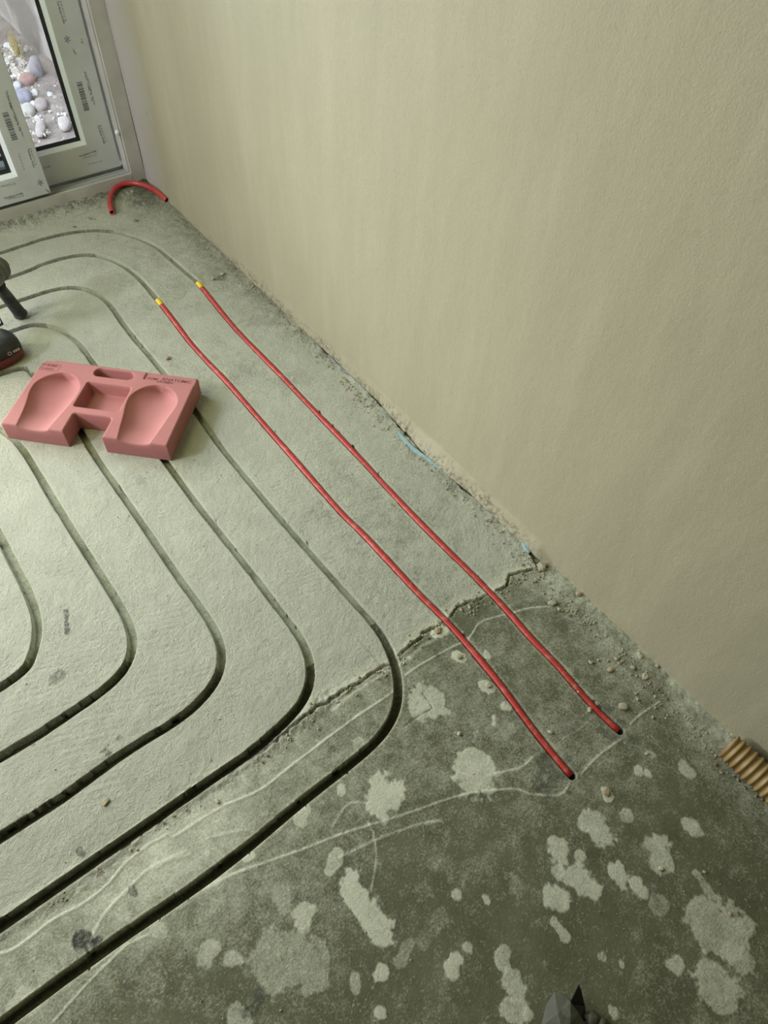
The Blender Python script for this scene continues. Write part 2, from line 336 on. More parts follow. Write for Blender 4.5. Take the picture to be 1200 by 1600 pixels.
# the crack itself
P = catmull(crack, 0.006); P = P + np.stack([vnoise(P[:, 0], P[:, 1], 0.012, 3), vnoise(P[:, 0], P[:, 1], 0.012, 4)], 1) * 0.004
D = np.full(X.shape, 9.0); stamp(P, 0.05, D)
cw = 0.0022 * sstep(0.02, 0.14, X) + 0.0012 + 0.0008 * nz1
f = sstep(1.3, 0.6, D / np.maximum(cw, 0.0008)) * (X > -0.05); Z -= 0.006 * f; dark = np.maximum(dark, 0.85 * f)
crumb = sstep(0.035, 0.0, D) * sstep(0.45, 0.2, X) ; Z += 0.006 * crumb * (nzm + 0.35 * nzf) ; Z -= 0.004 * crumb * sstep(0.0, 0.02, -north); rough = np.maximum(rough, crumb * 0.9)
crumb2 = sstep(0.018, 0.0, D) * sstep(0.2, 0.5, X); Z += 0.0025 * crumb2 * nzm; dust_shade += 0.35 * crumb * (north < 0) * sstep(-0.03, 0, north)
# grooves: snap the grid to the edge, drop the bottom
hw = 0.0098 + 0.0006 * nz1 + 0.0006 * nzm * (north > 0) + 0.0012 * sstep(0.2, -0.35, X)
near = dist < 0.045
Z[near] *= np.clip((dist[near] - hw[near]) / 0.012, 0.25, 1)
e = dist - hw
top = near & (np.abs(e) <= gs * 0.55); X2 = X.copy(); Y2 = Y.copy()
X2[top] -= GX[top] * e[top]; Y2[top] -= GY[top] * e[top]
lo = near & (e < -gs * 0.55) & (e >= -gs * 1.7)
X2[lo] -= GX[lo] * (e[lo] + 0.0012); Y2[lo] -= GY[lo] * (e[lo] + 0.0012)
ins = near & (e < -gs * 0.55)
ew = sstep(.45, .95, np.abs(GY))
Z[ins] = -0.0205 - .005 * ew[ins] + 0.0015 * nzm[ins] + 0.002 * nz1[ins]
dust_shade[ins] = (0.45 + 0.2 * nz1[ins]) * (1.7 - 1.5 * ew[ins]) * np.where(Y[ins] < .58, .35, 1.0); rough[ins] = 0.25  # bare concrete to the south; east-west legs also toned down as painted shade
edg = top & (ew > .5); dust_shade[edg] = np.minimum(dust_shade[edg], .35)  # east-west rims lowered too, carrying the painted shade down the channel sides
dark[ins] = np.where(Y[ins] < .56, .62, .40) * (.2 + .8 * ew[ins])  # shade painted into the channel bottoms, strongest in the east-west legs
rim = near & (e > -gs * .55) & (e < 0.005); dust_shade[rim] += 0.12
# chipped foot of the wall: the screed stops short of the plaster between y 0.45 and 1.9
edge_pts = px([(480, 520), (500, 545), (530, 575), (560, 600), (590, 632), (620, 668), (655, 705), (690, 735), (720, 765), (745, 785), (770, 803), (795, 825), (810, 845), (820, 862), (835, 890)])
ey = np.array([p[1] for p in edge_pts])[::-1]; ex = np.array([p[0] for p in edge_pts])[::-1]
exi = np.interp(Y, np.concatenate([[-3, 0.3, 0.42], ey, [1.7, 2.0, 3]]), np.concatenate([[0.99, 0.99, 0.95], ex, [0.945, 0.99, 0.99]])) + 0.004 * nzm + 0.003 * nz1
gap = sstep(0.0, 0.004, X - exi - .007 + .004 * sstep(.80, .84, Y) * sstep(1.08, 1.04, Y)); Z -= 0.012 * gap * (0.7 + 0.6 * nzm); dark = np.maximum(dark, gap * 0.55); dust_shade -= 0.3 * gap
crum = sstep(0.05, 0.0, exi - X) * (gap < .5) * (Y > .45) * (Y < 2.0); Z += 0.004 * crum * (nzm * .8 + nz1 * .4 + .1); dark = np.maximum(dark, .25 * crum * (nzm > .2))
# rough hacked strip along the wall further back
far = sstep(0.83, 0.93, X) * sstep(1.7, 1.95, Y); Z += far * (0.006 * (nzm * .6 + nz1 * .5) + 0.004); rough = np.maximum(rough, far * .7)
rub = sstep(2.56, 2.64, Y + 0.03 * nz1) + sstep(0.10, 0.0, np.hypot(X - 0.86, (Y - 2.55) * 0.9)); rub = np.clip(rub, 0, 1); Z += rub * (0.006 + 0.007 * (nzm * .6 + .3 * nzf)); dark = np.maximum(dark, rub * .45 * (nzm > -.1)); dust_shade -= .3 * rub
# near the wall in the foreground: a ridge of loose plaster
nearw = sstep(0.84, 0.93, X + .01 * nz1) * sstep(0.45, 0.38, Y); Z += nearw * (0.003 + 0.0025 * nzm); dust_shade = np.maximum(dust_shade, nearw * (.50 + .3 * nz1))
V = np.stack([X2, Y2, Z], -1).reshape(-1, 3)
idx = np.arange(NX * NY).reshape(NY, NX)
F = np.stack([idx[:-1, :-1], idx[:-1, 1:], idx[1:, 1:], idx[1:, :-1]], -1).reshape(-1, 4)
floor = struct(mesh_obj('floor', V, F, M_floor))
for n, a in (('dust_shade', dust_shade), ('dark', dark), ('rough', rough)):
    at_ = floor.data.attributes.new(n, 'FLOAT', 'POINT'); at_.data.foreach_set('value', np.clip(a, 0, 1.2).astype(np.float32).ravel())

# ------------------------------------------------------------------ plastered wall on the right
def wall_material():
    m = bpy.data.materials.new('plaster'); m.use_nodes = True; nt = m.node_tree; L = nt.links.new
    b = nt.nodes['Principled BSDF']; b.inputs['Roughness'].default_value = 0.62; b.inputs['Specular IOR Level'].default_value = 0.3
    tc = nt.nodes.new('ShaderNodeTexCoord')
    def noise(s, d=4, sc=(1, 1, 1), r=.55):
        mp = nt.nodes.new('ShaderNodeMapping'); mp.inputs['Scale'].default_value = sc; L(tc.outputs['Object'], mp.inputs[0])
        n = nt.nodes.new('ShaderNodeTexNoise'); n.inputs['Scale'].default_value = s; n.inputs['Detail'].default_value = d; n.inputs['Roughness'].default_value = r
        L(mp.outputs[0], n.inputs['Vector']); return n.outputs['Fac']
    def ramp(v, a, c, lo=0., hi=1.):
        n = nt.nodes.new('ShaderNodeMapRange'); n.inputs[1].default_value = a; n.inputs[2].default_value = c; n.inputs[3].default_value = lo; n.inputs[4].default_value = hi; L(v, n.inputs[0]); return n.outputs[0]
    def mix(f, a, c):
        n = nt.nodes.new('ShaderNodeMix'); n.data_type = 'RGBA'; L(f, n.inputs[0])
        for i, v in ((6, a), (7, c)):
            if isinstance(v, tuple): n.inputs[i].default_value = (*v, 1)
            else: L(v, n.inputs[i])
        return n.outputs[2]
    c = mix(ramp(noise(1.6, 4, (1, 1, .45)), .3, .7), (0.350, 0.322, 0.218), (0.308, 0.290, 0.197))
    c = mix(ramp(noise(7, 5, (1, 1.6, .25)), .45, .75, 0, .5), c, (0.395, 0.368, 0.256))
    c = mix(ramp(noise(120, 3), .55, .75, 0, .25), c, (0.25, 0.23, 0.16))
    a = nt.nodes.new('ShaderNodeAttribute'); a.attribute_name = 'dirt'
    sx = nt.nodes.new('ShaderNodeSeparateXYZ'); L(tc.outputs['Object'], sx.inputs[0])
    wv = nt.nodes.new('ShaderNodeMath'); wv.operation = 'MULTIPLY_ADD'; L(noise(5, 3), wv.inputs[0]); wv.inputs[1].default_value = .10; L(sx.outputs[1], wv.inputs[2])
    c = mix(ramp(wv.outputs[0], 2.50, 2.66), c, (0.42, 0.395, 0.365))  # cool daylight tint beside the door, painted into the plaster colour
    mu = nt.nodes.new('ShaderNodeMath'); mu.operation = 'MULTIPLY'; mu.use_clamp = True
    L(a.outputs['Fac'], mu.inputs[0]); L(ramp(noise(90, 6, r=.75), .46, .6), mu.inputs[1])
    c = mix(mu.outputs[0], c, (0.13, 0.11, 0.07)); L(c, b.inputs['Base Color'])
    ad = nt.nodes.new('ShaderNodeMath'); ad.operation = 'MULTIPLY_ADD'; L(noise(9, 4, (1, 1, .5)), ad.inputs[0]); ad.inputs[1].default_value = 1.0; L(noise(260, 2), ad.inputs[2])
    ad.inputs[1].default_value = 6.0
    bp = nt.nodes.new('ShaderNodeBump'); bp.inputs['Distance'].default_value = 0.0006; L(ad.outputs[0], bp.inputs['Height']); L(bp.outputs[0], b.inputs['Normal'])
    return m
M_wall = wall_material()
wy = np.concatenate([np.arange(-2.0, -0.6, 0.05), np.arange(-0.6, DOORY + 0.001, 0.0035), [DOORY]])
wz = np.concatenate([np.arange(0, 0.09, 0.003), 0.09 + np.cumsum(np.linspace(0.005, 0.06, 70))])
wz = wz[wz < 2.5]; wz = np.append(wz, 2.5)
WY, WZ = np.meshgrid(wy, wz, indexing='xy')
n1 = fbm(WY, WZ, 0.05, 201, 3); n2 = fbm(WY, WZ, 0.4, 221, 3); n3 = vnoise(WY, WZ, 0.008, 231); ny = fbm(WY, WY * 0, 0.09, 241, 3)
def bnd(a, b, c, d, y): return sstep(a, b, y) * sstep(d, c, y)
amp = 0.030 * sstep(0.46, 0.36, WY) + 0.016 * bnd(.40, .5, .9, 1.05, WY) + 0.006 * (WY > 1.0) + .010 * bnd(.72, .84, 1.05, 1.15, WY)
hgt = 0.016 * sstep(0.46, 0.36, WY) + 0.040 * sstep(.40, .5, WY) + 0.004
fl = amp * np.clip(1 - WZ / hgt, 0, 1) ** 1.3
zb = 0.001 + 0.007 * np.clip(ny, 0, 1) * bnd(.7, .9, 1.7, 1.9, WY) + 0.003 * bnd(.95, 1.05, 1.5, 1.6, WY)
zb = zb - 0.02 * (1 - bnd(.42, .5, 1.9, 2.0, WY))
WX = WALLX - fl - 0.0022 * n2 * sstep(0, .1, WZ) - 0.0016 * n1 * sstep(0.07, 0.0, WZ) - 0.0008 * n3 * sstep(0.05, 0, WZ)
ZZ = zb + WZ * (2.5 - zb) / 2.5
# soft rounded return by the door
WX = WX + 0.0 * WY
dirt = sstep(0.045, 0.004, WZ + 0.02 * n1) * (0.35 + 0.65 * bnd(.45, .6, 2.2, 2.4, WY)) + 0.8 * sstep(0.009, 0.0, np.abs(WZ - 0.27 - (WY - 2.45) * .9 + .01 * n1)) * bnd(2.36, 2.40, 2.54, 2.6, WY) * (n3 > .1)
WV = np.stack([WX, WY, ZZ], -1).reshape(-1, 3); idx = np.arange(WX.size).reshape(WX.shape)
WF = np.stack([idx[:-1, :-1], idx[1:, :-1], idx[1:, 1:], idx[:-1, 1:]], -1).reshape(-1, 4)
# thickness: a lip returning to the masonry behind
nb = len(wy); base = len(WV)
lip = np.stack([np.full(nb, WALLX + 0.03), wy, ZZ[0]], -1); WV = np.concatenate([WV, lip])
LF = np.array([[i, i + 1, base + i + 1, base + i] for i in range(nb - 1)]); WF = np.concatenate([WF, LF])
wall = struct(mesh_obj('wall_right', WV, WF, M_wall, smooth=True))
a_ = wall.data.attributes.new('dirt', 'FLOAT', 'POINT'); a_.data.foreach_set('value', np.concatenate([np.clip(dirt, 0, 1).ravel(), np.full(nb, .8)]).astype(np.float32))
bm = bmesh.new(); box(bm, WALLX + 0.014, WALLX + 0.12, -2.0, 2.8, -0.06, 2.5)
struct(bm_obj('wall_right_masonry', bm, material('masonry', (0.12, 0.11, 0.095), 0.95, bump=(60, .004))))

# rest of the room shell
M_shell = material('room_plaster', (0.19, 0.155, 0.055), 0.9)
bm = bmesh.new(); box(bm, XL - .1, XL, -2.0, 1.1, -.05, 2.5); box(bm, XL - .1, XL, 2.1, 2.8, -.05, 2.5); box(bm, XL - .1, XL, 1.1, 2.1, -.05, 1.2); box(bm, XL - .1, XL, 1.1, 2.1, 2.2, 2.5)
struct(bm_obj('wall_left', bm, M_shell))
bm = bmesh.new(); box(bm, XL, 1.0, -2.1, -2.0, -.05, 2.5); struct(bm_obj('wall_back', bm, M_shell))
bm = bmesh.new(); box(bm, XL - .1, 1.05, -2.1, 2.8, 2.5, 2.6); struct(bm_obj('ceiling', bm, M_shell))
bm = bmesh.new(); box(bm, XL, -1.62, DOORY, 2.8, -.05, 2.5); box(bm, -1.62, 0.95, DOORY, 2.8, 2.12, 2.5); struct(bm_obj('wall_far', bm, M_shell))

# ------------------------------------------------------------------ sliding door
M_frame = material('frame_white', (0.56, 0.55, 0.52), 0.35, var=((0.46, 0.45, 0.42), 12, .4, .7, 4))
M_film = material('protective_film', (0.62, 0.65, 0.67), 0.33, var=((0.55, 0.58, 0.59), 9, .4, .7, 3))
M_bead = material('white_bead', (0.86, 0.92, 0.96), 0.22)
M_gask = material('gasket', (0.012, 0.014, 0.018), 0.5)
M_ink = material('film_print', (0.10, 0.125, 0.125), 0.6)
M_inkl = material('film_print_faint', (0.22, 0.245, 0.235), 0.6)
M_blue = material('blue_print', (0.07, 0.16, 0.25), 0.6)
M_alu = material('track_metal', (0.50, 0.53, 0.54), 0.35, 0.0)
mg = bpy.data.materials.new('pane_glass'); mg.use_nodes = True; nt = mg.node_tree; nt.nodes.clear()
o_ = nt.nodes.new('ShaderNodeOutputMaterial'); mx = nt.nodes.new('ShaderNodeMixShader'); tr = nt.nodes.new('ShaderNodeBsdfTransparent'); gl = nt.nodes.new('ShaderNodeBsdfGlossy'); fr = nt.nodes.new('ShaderNodeFresnel')
gl.inputs['Roughness'].default_value = 0.01; tr.inputs[0].default_value = (0.93, 0.96, 0.95, 1); fr.inputs[0].default_value = 1.45
nt.links.new(fr.outputs[0], mx.inputs[0]); nt.links.new(tr.outputs[0], mx.inputs[1]); nt.links.new(gl.outputs[0], mx.inputs[2]); nt.links.new(mx.outputs[0], o_.inputs[0])

FX0, FX1, FZ1 = -1.62, 0.931, 2.12
LIPX, LIPZ = 0.8785, 0.045
dr = bpy.data.objects.new('door_1', None); C.objects.link(dr); dr.location = (-0.35, DOORY, 0); struct(dr)
class Rel:      # children are built in world coordinates and hung on the empty afterwards
    @staticmethod
    def hang(o, p):
        o.parent = p; bpy.context.view_layer.update(); o.matrix_parent_inverse = p.matrix_world.inverted(); return o
bpy.context.view_layer.update()
bm = bmesh.new()
box(bm, LIPX, FX1, DOORY, 2.675, 0.0, FZ1, .0012); box(bm, LIPX - .003, FX1, 2.677, 2.80, 0.03, FZ1, .001)
box(bm, LIPX + .004, FX1, 2.674, 2.678, 0.03, FZ1)
box(bm, FX0, FX0 + .053, DOORY, 2.80, 0.0, FZ1, .0012); box(bm, FX0 + .053, LIPX, DOORY, 2.80, FZ1 - .053, FZ1, .001)
Rel.hang(bm_obj('door_frame', bm, M_frame), dr)
bm = bmesh.new(); box(bm, FX0 + .053, LIPX + .001, DOORY, 2.671, 0.0, LIPZ, .0012); box(bm, FX0 + .053, LIPX, 2.671, 2.80, 0.0, 0.030)
Rel.hang(bm_obj('threshold', bm, M_frame), dr)
bm = bmesh.new()
for y0, y1, z in ((2.680, 2.684, .043), (2.694, 2.700, .041), (2.711, 2.714, .043), (2.745, 2.749, .043)): box(bm, FX0 + .053, LIPX - .003, y0, y1, .028, z, .0006)
Rel.hang(bm_obj('track_rail', bm, M_alu), dr)
bm = bmesh.new(); bmesh.ops.create_uvsphere(bm, u_segments=14, v_segments=8, radius=.009)
p = aty(184, 207, 2.672)
for v in bm.verts: v.co = Vector((p[0] - .002, 2.672 + v.co.y * .8, p[2] + v.co.z * 1.1)) + Vector((v.co.x, 0, 0))
Rel.hang(bm_obj('buffer_stop', bm, M_bead, None, True), dr)

def sash(x0, x1, yf, yb, z0, z1, st, rl):
    e_ = bpy.data.objects.new('sliding_sash', None); C.objects.link(e_); e_.location = ((x0 + x1) / 2, yf, z0); bpy.context.view_layer.update(); Rel.hang(e_, dr)
    O = [(x0, z0), (x1, z0), (x1, z1), (x0, z1)]; I = [(x0 + st, z0 + rl), (x1 - st, z0 + rl), (x1 - st, z1 - rl), (x0 + st, z1 - rl)]
    V = [(x, yf, z) for x, z in O + I] + [(x, yb, z) for x, z in O + I]
    Fa = []
    for i in range(4):
        j = (i + 1) % 4; Fa += [(i, j, 4 + j, 4 + i), (8 + j, 8 + i, 12 + i, 12 + j), (j, i, 8 + i, 8 + j), (4 + i, 4 + j, 12 + j, 12 + i)]
    fr_ = mesh_obj('sash_frame', V, Fa, M_film); bv = fr_.modifiers.new('b', 'BEVEL'); bv.width = .0025; bv.segments = 2; bv.limit_method = 'ANGLE'
    # sloping glazing bead, mitred
    def ringm(w0, y0_, w1, y1_):
        A = [(x0 + st + w0, z0 + rl + w0), (x1 - st - w0, z0 + rl + w0), (x1 - st - w0, z1 - rl - w0), (x0 + st + w0, z1 - rl - w0)]
        B = [(x0 + st + w1, z0 + rl + w1), (x1 - st - w1, z0 + rl + w1), (x1 - st - w1, z1 - rl - w1), (x0 + st + w1, z1 - rl - w1)]
        V = [(x, y0_, z) for x, z in A] + [(x, y1_, z) for x, z in B]
        return V, [(i, (i + 1) % 4, 4 + (i + 1) % 4, 4 + i) for i in range(4)]
    V1, F1 = ringm(-.001, yf + .0015, .002, yf - .0005); V2, F2 = ringm(.002, yf - .0005, .015, yf + .011); V3, F3 = ringm(.015, yf + .011, .015, yf + .022)
    V = V1 + V2 + V3; Fa = F1 + [tuple(i + 8 for i in f) for f in F2] + [tuple(i + 16 for i in f) for f in F3]
    bd = mesh_obj('glazing_bead', V, Fa, M_bead)
    V4, F4 = ringm(.0145, yf + .012, .026, yf + .0215)
    gk = mesh_obj('gasket', V4, F4, M_gask)
    bm = bmesh.new(); box(bm, x0 + st - .001, x1 - st + .001, yf + .020, yf + .044, z0 + rl - .001, z1 - rl + .001)
    gp = bm_obj('glass_pane', bm, mg)
    for q in (fr_, bd, gk, gp): Rel.hang(q, e_)
    return e_
rs = sash(-0.46, 0.866, 2.722, 2.785, 0.050, 2.06, 0.104, 0.106)
ls = sash(-0.76, 0.568, 2.657, 2.714, 0.058, 2.06, 0.088, 0.083)
def film_print(e_, yf, pts):
    """pts: mapping pixel anchors to prints on the sash face"""
    for kind, p0, p1, wd in pts:
        a = aty(*p0, yf); b = aty(*p1, yf)
        if kind == 'barcode':
            bm = bmesh.new(); z = max(a[2], b[2]); zl = min(a[2], b[2]); xc = (a[0] + b[0]) / 2; rnd = random.Random(3)
            while z > zl:
                h = rnd.choice((.0012, .002, .003, .004)); box(bm, xc - wd / 2, xc + wd / 2, yf - .0004, yf, z - h, z); z -= h + rnd.choice((.0012, .0018, .0026))
            Rel.hang(bm_obj('barcode', bm, M_ink), e_)
        else:
            dx, dz = b[0] - a[0], b[2] - a[2]; L = math.hypot(dx, dz); ang = math.atan2(dz, dx)
            Mx = Matrix.Translation((a[0], yf - .0003, a[2])) @ Matrix.Rotation(math.pi / 2, 4, 'X') @ Matrix.Rotation(ang, 4, 'Z')
            t = text_obj('film_lettering', kind, wd, M_blue if kind in ('*', '✱') else M_ink, Matrix.Identity(4))
            xsz = max(v.co.x for v in t.data.vertices) or 1; s = L / xsz
            t.data.transform(Mx @ Matrix.Diagonal((s, 1, 1, 1))); Rel.hang(t, e_)
# vertical prints read downwards along the stile
film_print(rs, 2.722, [('barcode', (124, 128), (135, 172), .019), ('The Better Profile', (124, 246), (151, 237), .010), ('P R O F I L E', (131, 248), (151, 242.5), .007),
    ('The Better Profile', (152, 196), (162, 225), .010), ('P R O F I L E', (156, 196), (165, 222), .007), ('The Better Profile', (88, 2), (99, 37), .010), ('P R O F I L E', (93, 2), (102, 33), .007),
    ('0407 1286 A 76', (131, 112), (143, 158), .010), ('LOT 1286 / 76 MD', (137, 124), (147, 164), .006), ('2140', (69, 264), (79, 261), .010), ('2140', (126, 60), (127, 68), .010), ('*', (105, 76), (113, 74), .05), ('1286', (112, 76), (118, 86), .007), ('P R O F I L E', (138, 258), (160, 252), .006)])
film_print(ls, 2.657, [('barcode', (7, 176), (24, 218), .019), ('The Better Profile', (7, 311.5), (36, 303), .010), ('P R O F I L E', (14, 312), (37, 306.5), .007), ('P R O F I L E', (2, 293), (24, 288), .009),
    ('The Better Profile', (42, 233), (52, 262), .010), ('P R O F I L E', (46, 232), (55, 258), .007), ('0407 1286 A 76', (13, 160), (30, 205), .010), ('LOT 1286 / 76 MD', (20, 172), (35, 213), .006), ('The Better Profile', (8, 142), (17, 170), .010), ('*', (62, 297), (70, 295), .05), ('1286', (70, 296), (77, 302), .008), ('P R O F I L E', (28, 240), (37, 266), .006)])

# ------------------------------------------------------------------ outside, beyond the glass
M_earth = material('earth', (0.23, 0.20, 0.185), 0.95, var=((0.34, 0.305, 0.28), 12, .35, .65, 8), bump=(45, .012))
ox = np.arange(-3.2, 1.12, 0.02); oy = np.concatenate([np.arange(2.79, 5.2, 0.02), np.arange(5.2, 7, .1)]); OX, OY = np.meshgrid(ox, oy)
OZ = -0.05 + 0.012 * fbm(OX, OY, .12, 301, 4) + 0.03 * sstep(.7, 1.05, OX) * sstep(3.3, 3.6, OY)
OV = np.stack([OX, OY, OZ], -1).reshape(-1, 3); idx = np.arange(OX.size).reshape(OX.shape)
struct(mesh_obj('ground', OV, np.stack([idx[:-1, :-1], idx[:-1, 1:], idx[1:, 1:], idx[1:, :-1]], -1).reshape(-1, 4), M_earth, smooth=True))
M_gwall = material('garden_wall_render', (0.46, 0.43, 0.415), 0.9, var=((0.24, 0.22, 0.20), 3, .42, .56, 9), bump=(40, .004))
gy = np.arange(2.9, 7, .04); gz = np.arange(-.1, 1.9, .04); GYm, GZm = np.meshgrid(gy, gz)
GXm = 1.07 + 0.012 * fbm(GYm, GZm, .3, 401, 4)
gv = np.stack([GXm, GYm, GZm], -1).reshape(-1, 3); idx = np.arange(GXm.size).reshape(GXm.shape)
gf = np.stack([idx[:-1, :-1], idx[1:, :-1], idx[1:, 1:], idx[:-1, 1:]], -1).reshape(-1, 4)
gw = mesh_obj('garden_wall', gv, gf, M_gwall, smooth=True); sm = gw.modifiers.new('s', 'SOLIDIFY'); sm.thickness = -0.15; sm.offset = 1
struct(gw)

def stone(name, c, r, mat, seed, label, cat='stone', group=None, lump=.18, rot=(0, 0, 0), sub=3, smooth=True):
    bm = bmesh.new(); bmesh.ops.create_icosphere(bm, subdivisions=sub, radius=1)
    P = np.array([v.co[:] for v in bm.verts]); n = fbm(P[:, 0] + P[:, 2] * .7, P[:, 1] - P[:, 2] * .5, .9, seed, 3)
    rm = Matrix.Rotation(rot[2], 3, 'Z') @ Matrix.Rotation(rot[0], 3, 'X') @ Matrix.Rotation(rot[1], 3, 'Y')
    for v, k in zip(bm.verts, n):
        q = v.co * (1 + lump * k); q = Vector([math.copysign(abs(t) ** .8, t) for t in q])
        v.co = rm @ Vector((q.x * r[0], q.y * r[1], q.z * r[2]))
    o = bm_obj(name, bm, mat, None, smooth); o.location = c
    return tag(o, label, cat, group)
def smat(n, c):
    g = sum(c) / 3; c = tuple((k * .6 + g * .4) * .78 for k in c); return material(n, c, .85, var=(tuple(min(1, k * 1.25) for k in c), 30, .4, .65, 5), bump=(80, .003))
ST = [(60, 117, 11, 21, (.42, .39, .45), 'tall lilac grey upright stone, the largest beyond the door glass'),
      (43, 127, 13, 8, (.55, .28, .24), 'reddish stone leaning against the tall lilac stone'),
      (37, 152, 13, 11, (.36, .36, .50), 'rounded blue lilac cobble by the edge of the left sash'),
      (65, 164, 11, 12, (.50, .41, .38), 'pinkish beige square cobble in the middle of the glass'),
      (44, 172, 11, 9, (.62, .61, .50), 'cream stone below the blue lilac cobble'),
      (63, 200, 8, 17, (.47, .42, .38), 'long pear-shaped pale stone near the bottom of the glass'),
      (101, 193, 10, 13, (.56, .51, .47), 'lumpy pale rock at lower right of the glass'),
      (87, 154, 6, 6, (.62, .57, .38), 'small yellowish stone right of the pink cobble'),
      (54, 143, 5, 6, (.80, .80, .78), 'small white stone between the blue and pink cobbles'),
      (52, 163, 6, 7, (.85, .85, .84), 'bright white bent stone touching the pink cobble'),
      (27, 133, 7, 6, (.66, .72, .76), 'bluish white stone above the blue cobble'),
      (78, 147, 5, 5, (.75, .78, .82), 'small shiny white stone right of the white one'),
      (57, 183, 4, 5, (.82, .82, .80), 'tiny white pebble above the pear-shaped stone'),
      (13, 72, 7, 6, (.85, .86, .90), 'bright white stone at the foot of the garden wall'),
      (33, 98, 5, 6, (.62, .58, .52), 'pale upright chip on the gravel heap'),
      (22, 112, 6, 4, (.62, .60, .44), 'yellowish flat stone on the gravel heap'),
      (84, 167, 5, 5, (.44, .41, .38), 'grey stone below the small yellowish stone')]
for i, (cx_, cy_, rx, ry, col, lab) in enumerate(ST):
    c = at(cx_, cy_, -.03); hx = (np.array(at(cx_ + rx, cy_, -.03)) - np.array(c))[:2]; hy = (np.array(at(cx_, cy_ - ry, -.03)) - np.array(c))[:2] * .72
    if i == 0: hy = hy * .42
    rz_ = np.linalg.norm(hx) * (1.9 if i == 0 else .75)
    o = stone('stone', (c[0], c[1], -.040 + rz_ * .45), (1, 1, rz_), smat('stone_%d' % i, col), 500 + i, lab, lump=.34)
    sk = Matrix(((hx[0], hy[0], 0, 0), (hx[1], hy[1], 0, 0), (0, 0, 1, 0), (0, 0, 0, 1))); o.data.transform(sk)
    if sk.determinant() < 0: o.data.flip_normals()
rnd = random.Random(8); bm = bmesh.new()
for i in range(420):
    u = rnd.random(); a = at(rnd.uniform(-30, 52), rnd.uniform(72, 125), -.03) if i < 300 else at(rnd.uniform(20, 118), rnd.uniform(120, 225), -.03)
    if a[0] > 1.05: continue
    t = bmesh.new(); bmesh.ops.create_icosphere(t, subdivisions=1, radius=rnd.uniform(.006, .018) if i < 300 else rnd.uniform(.003, .008))
    sx, sy, sz = rnd.uniform(.6, 1.5), rnd.uniform(.6, 1.5), rnd.uniform(.5, 1)
    for v in t.verts: v.co = Vector((v.co.x * sx, v.co.y * sy, v.co.z * sz)) * rnd.uniform(.85, 1.15) + Vector((a[0], a[1], -.035 + rnd.uniform(0, .012)))
    me = bpy.data.meshes.new('t'); t.to_mesh(me); t.free(); bm.from_mesh(me); bpy.data.meshes.remove(me)
tag(bm_obj('gravel', bm, material('gravel', (.50, .46, .42), .9, var=((.78, .75, .70), 25, .45, .6, 2))), 'loose pale gravel heaped outside by the garden wall', 'gravel', kind='stuff')
# dry grass tuft against the garden wall
bm = bmesh.new(); a = np.array(atx(17, 40, .985)); b = np.array(at(40, 86, -.03)); b[0] = min(b[0], .97)
for i in range(150):
    t = rnd.random(); p = b + (a - b) * t * .5; q = b + (a - b) * (t * .5 + rnd.uniform(.3, .5))
    off = Vector((rnd.uniform(-.02, .0), rnd.gauss(0, .032), 0)); p = Vector(p) + off; q = Vector(q) + off * .8 + Vector((0, rnd.gauss(0, .02), 0)); s = Vector((0, .003, 0)); d = Vector((.002, 0, 0))
    vs = [bm.verts.new(p - s), bm.verts.new(p + s), bm.verts.new(p + d), bm.verts.new(q)]
    for f in ((0, 1, 3), (1, 2, 3), (2, 0, 3)): bm.faces.new([vs[k] for k in f])
tag(bm_obj('grass_tuft', bm, material('dry_grass', (.42, .33, .10), .9, var=((.55, .48, .26), 20, .4, .6, 2))), 'dry yellow tuft of grass growing up the garden wall', 'grass')

# ------------------------------------------------------------------ heating pipes
def lay(P, name, label, zc=-0.0080):
    P2 = smoothpath(catmull(P, .012), 14); z = zc + 0.0016 * np.array([math.sin(i * .21) for i in range(len(P2))])
    e_ = empty(name, (P2[0][0], P2[0][1], 0), label, 'pipe', 'red heating pipes laid in the floor channels'); bpy.context.view_layer.update()
    path = [(p[0], p[1], q) for p, q in zip(P2, z)]
    t = tube('pipe_body', path, .0088, M_red, hollow=.002); Rel.hang(t, e_)
    d = np.array(path[0]) - np.array(path[2]); d /= np.linalg.norm(d); s = np.array(path[0]) + d * .018
    c = tube('yellow_end_tape', [tuple(s), tuple(s - d * .003), tuple(s - d * .010), tuple(s - d * .020), tuple(s - d * .034), tuple(s - d * .036)], .0098, M_yel, rf=lambda i: (.0085, .0110, .0114, .0112, .0110, .0095)[i]); Rel.hang(c, e_)
    return e_
lay(PIPE_A, 'heating_pipe', 'red heating pipe in the channel further from the wall, yellow taped end')
lay(PIPE_B, 'heating_pipe', 'red heating pipe in the channel nearest the wall, yellow taped end')
off = [at(x, y, .010) for x, y in [(175, 332), (172, 318), (177, 303), (190, 293), (208, 290), (226, 293), (244, 301), (261, 313)]]
op = catmull(off, .008); op[:, 2] += 0.010 * np.sin(np.linspace(0, math.pi, len(op)))
tag(tube('pipe_offcut', [tuple(p) for p in op], .0095, material('red_pipe_clean', (.46, .035, .045), .33, var=((.42, .09, .05), 20, .4, .7, 3)), hollow=.002), 'short curved red pipe offcut lying in the corner by the door', 'pipe')

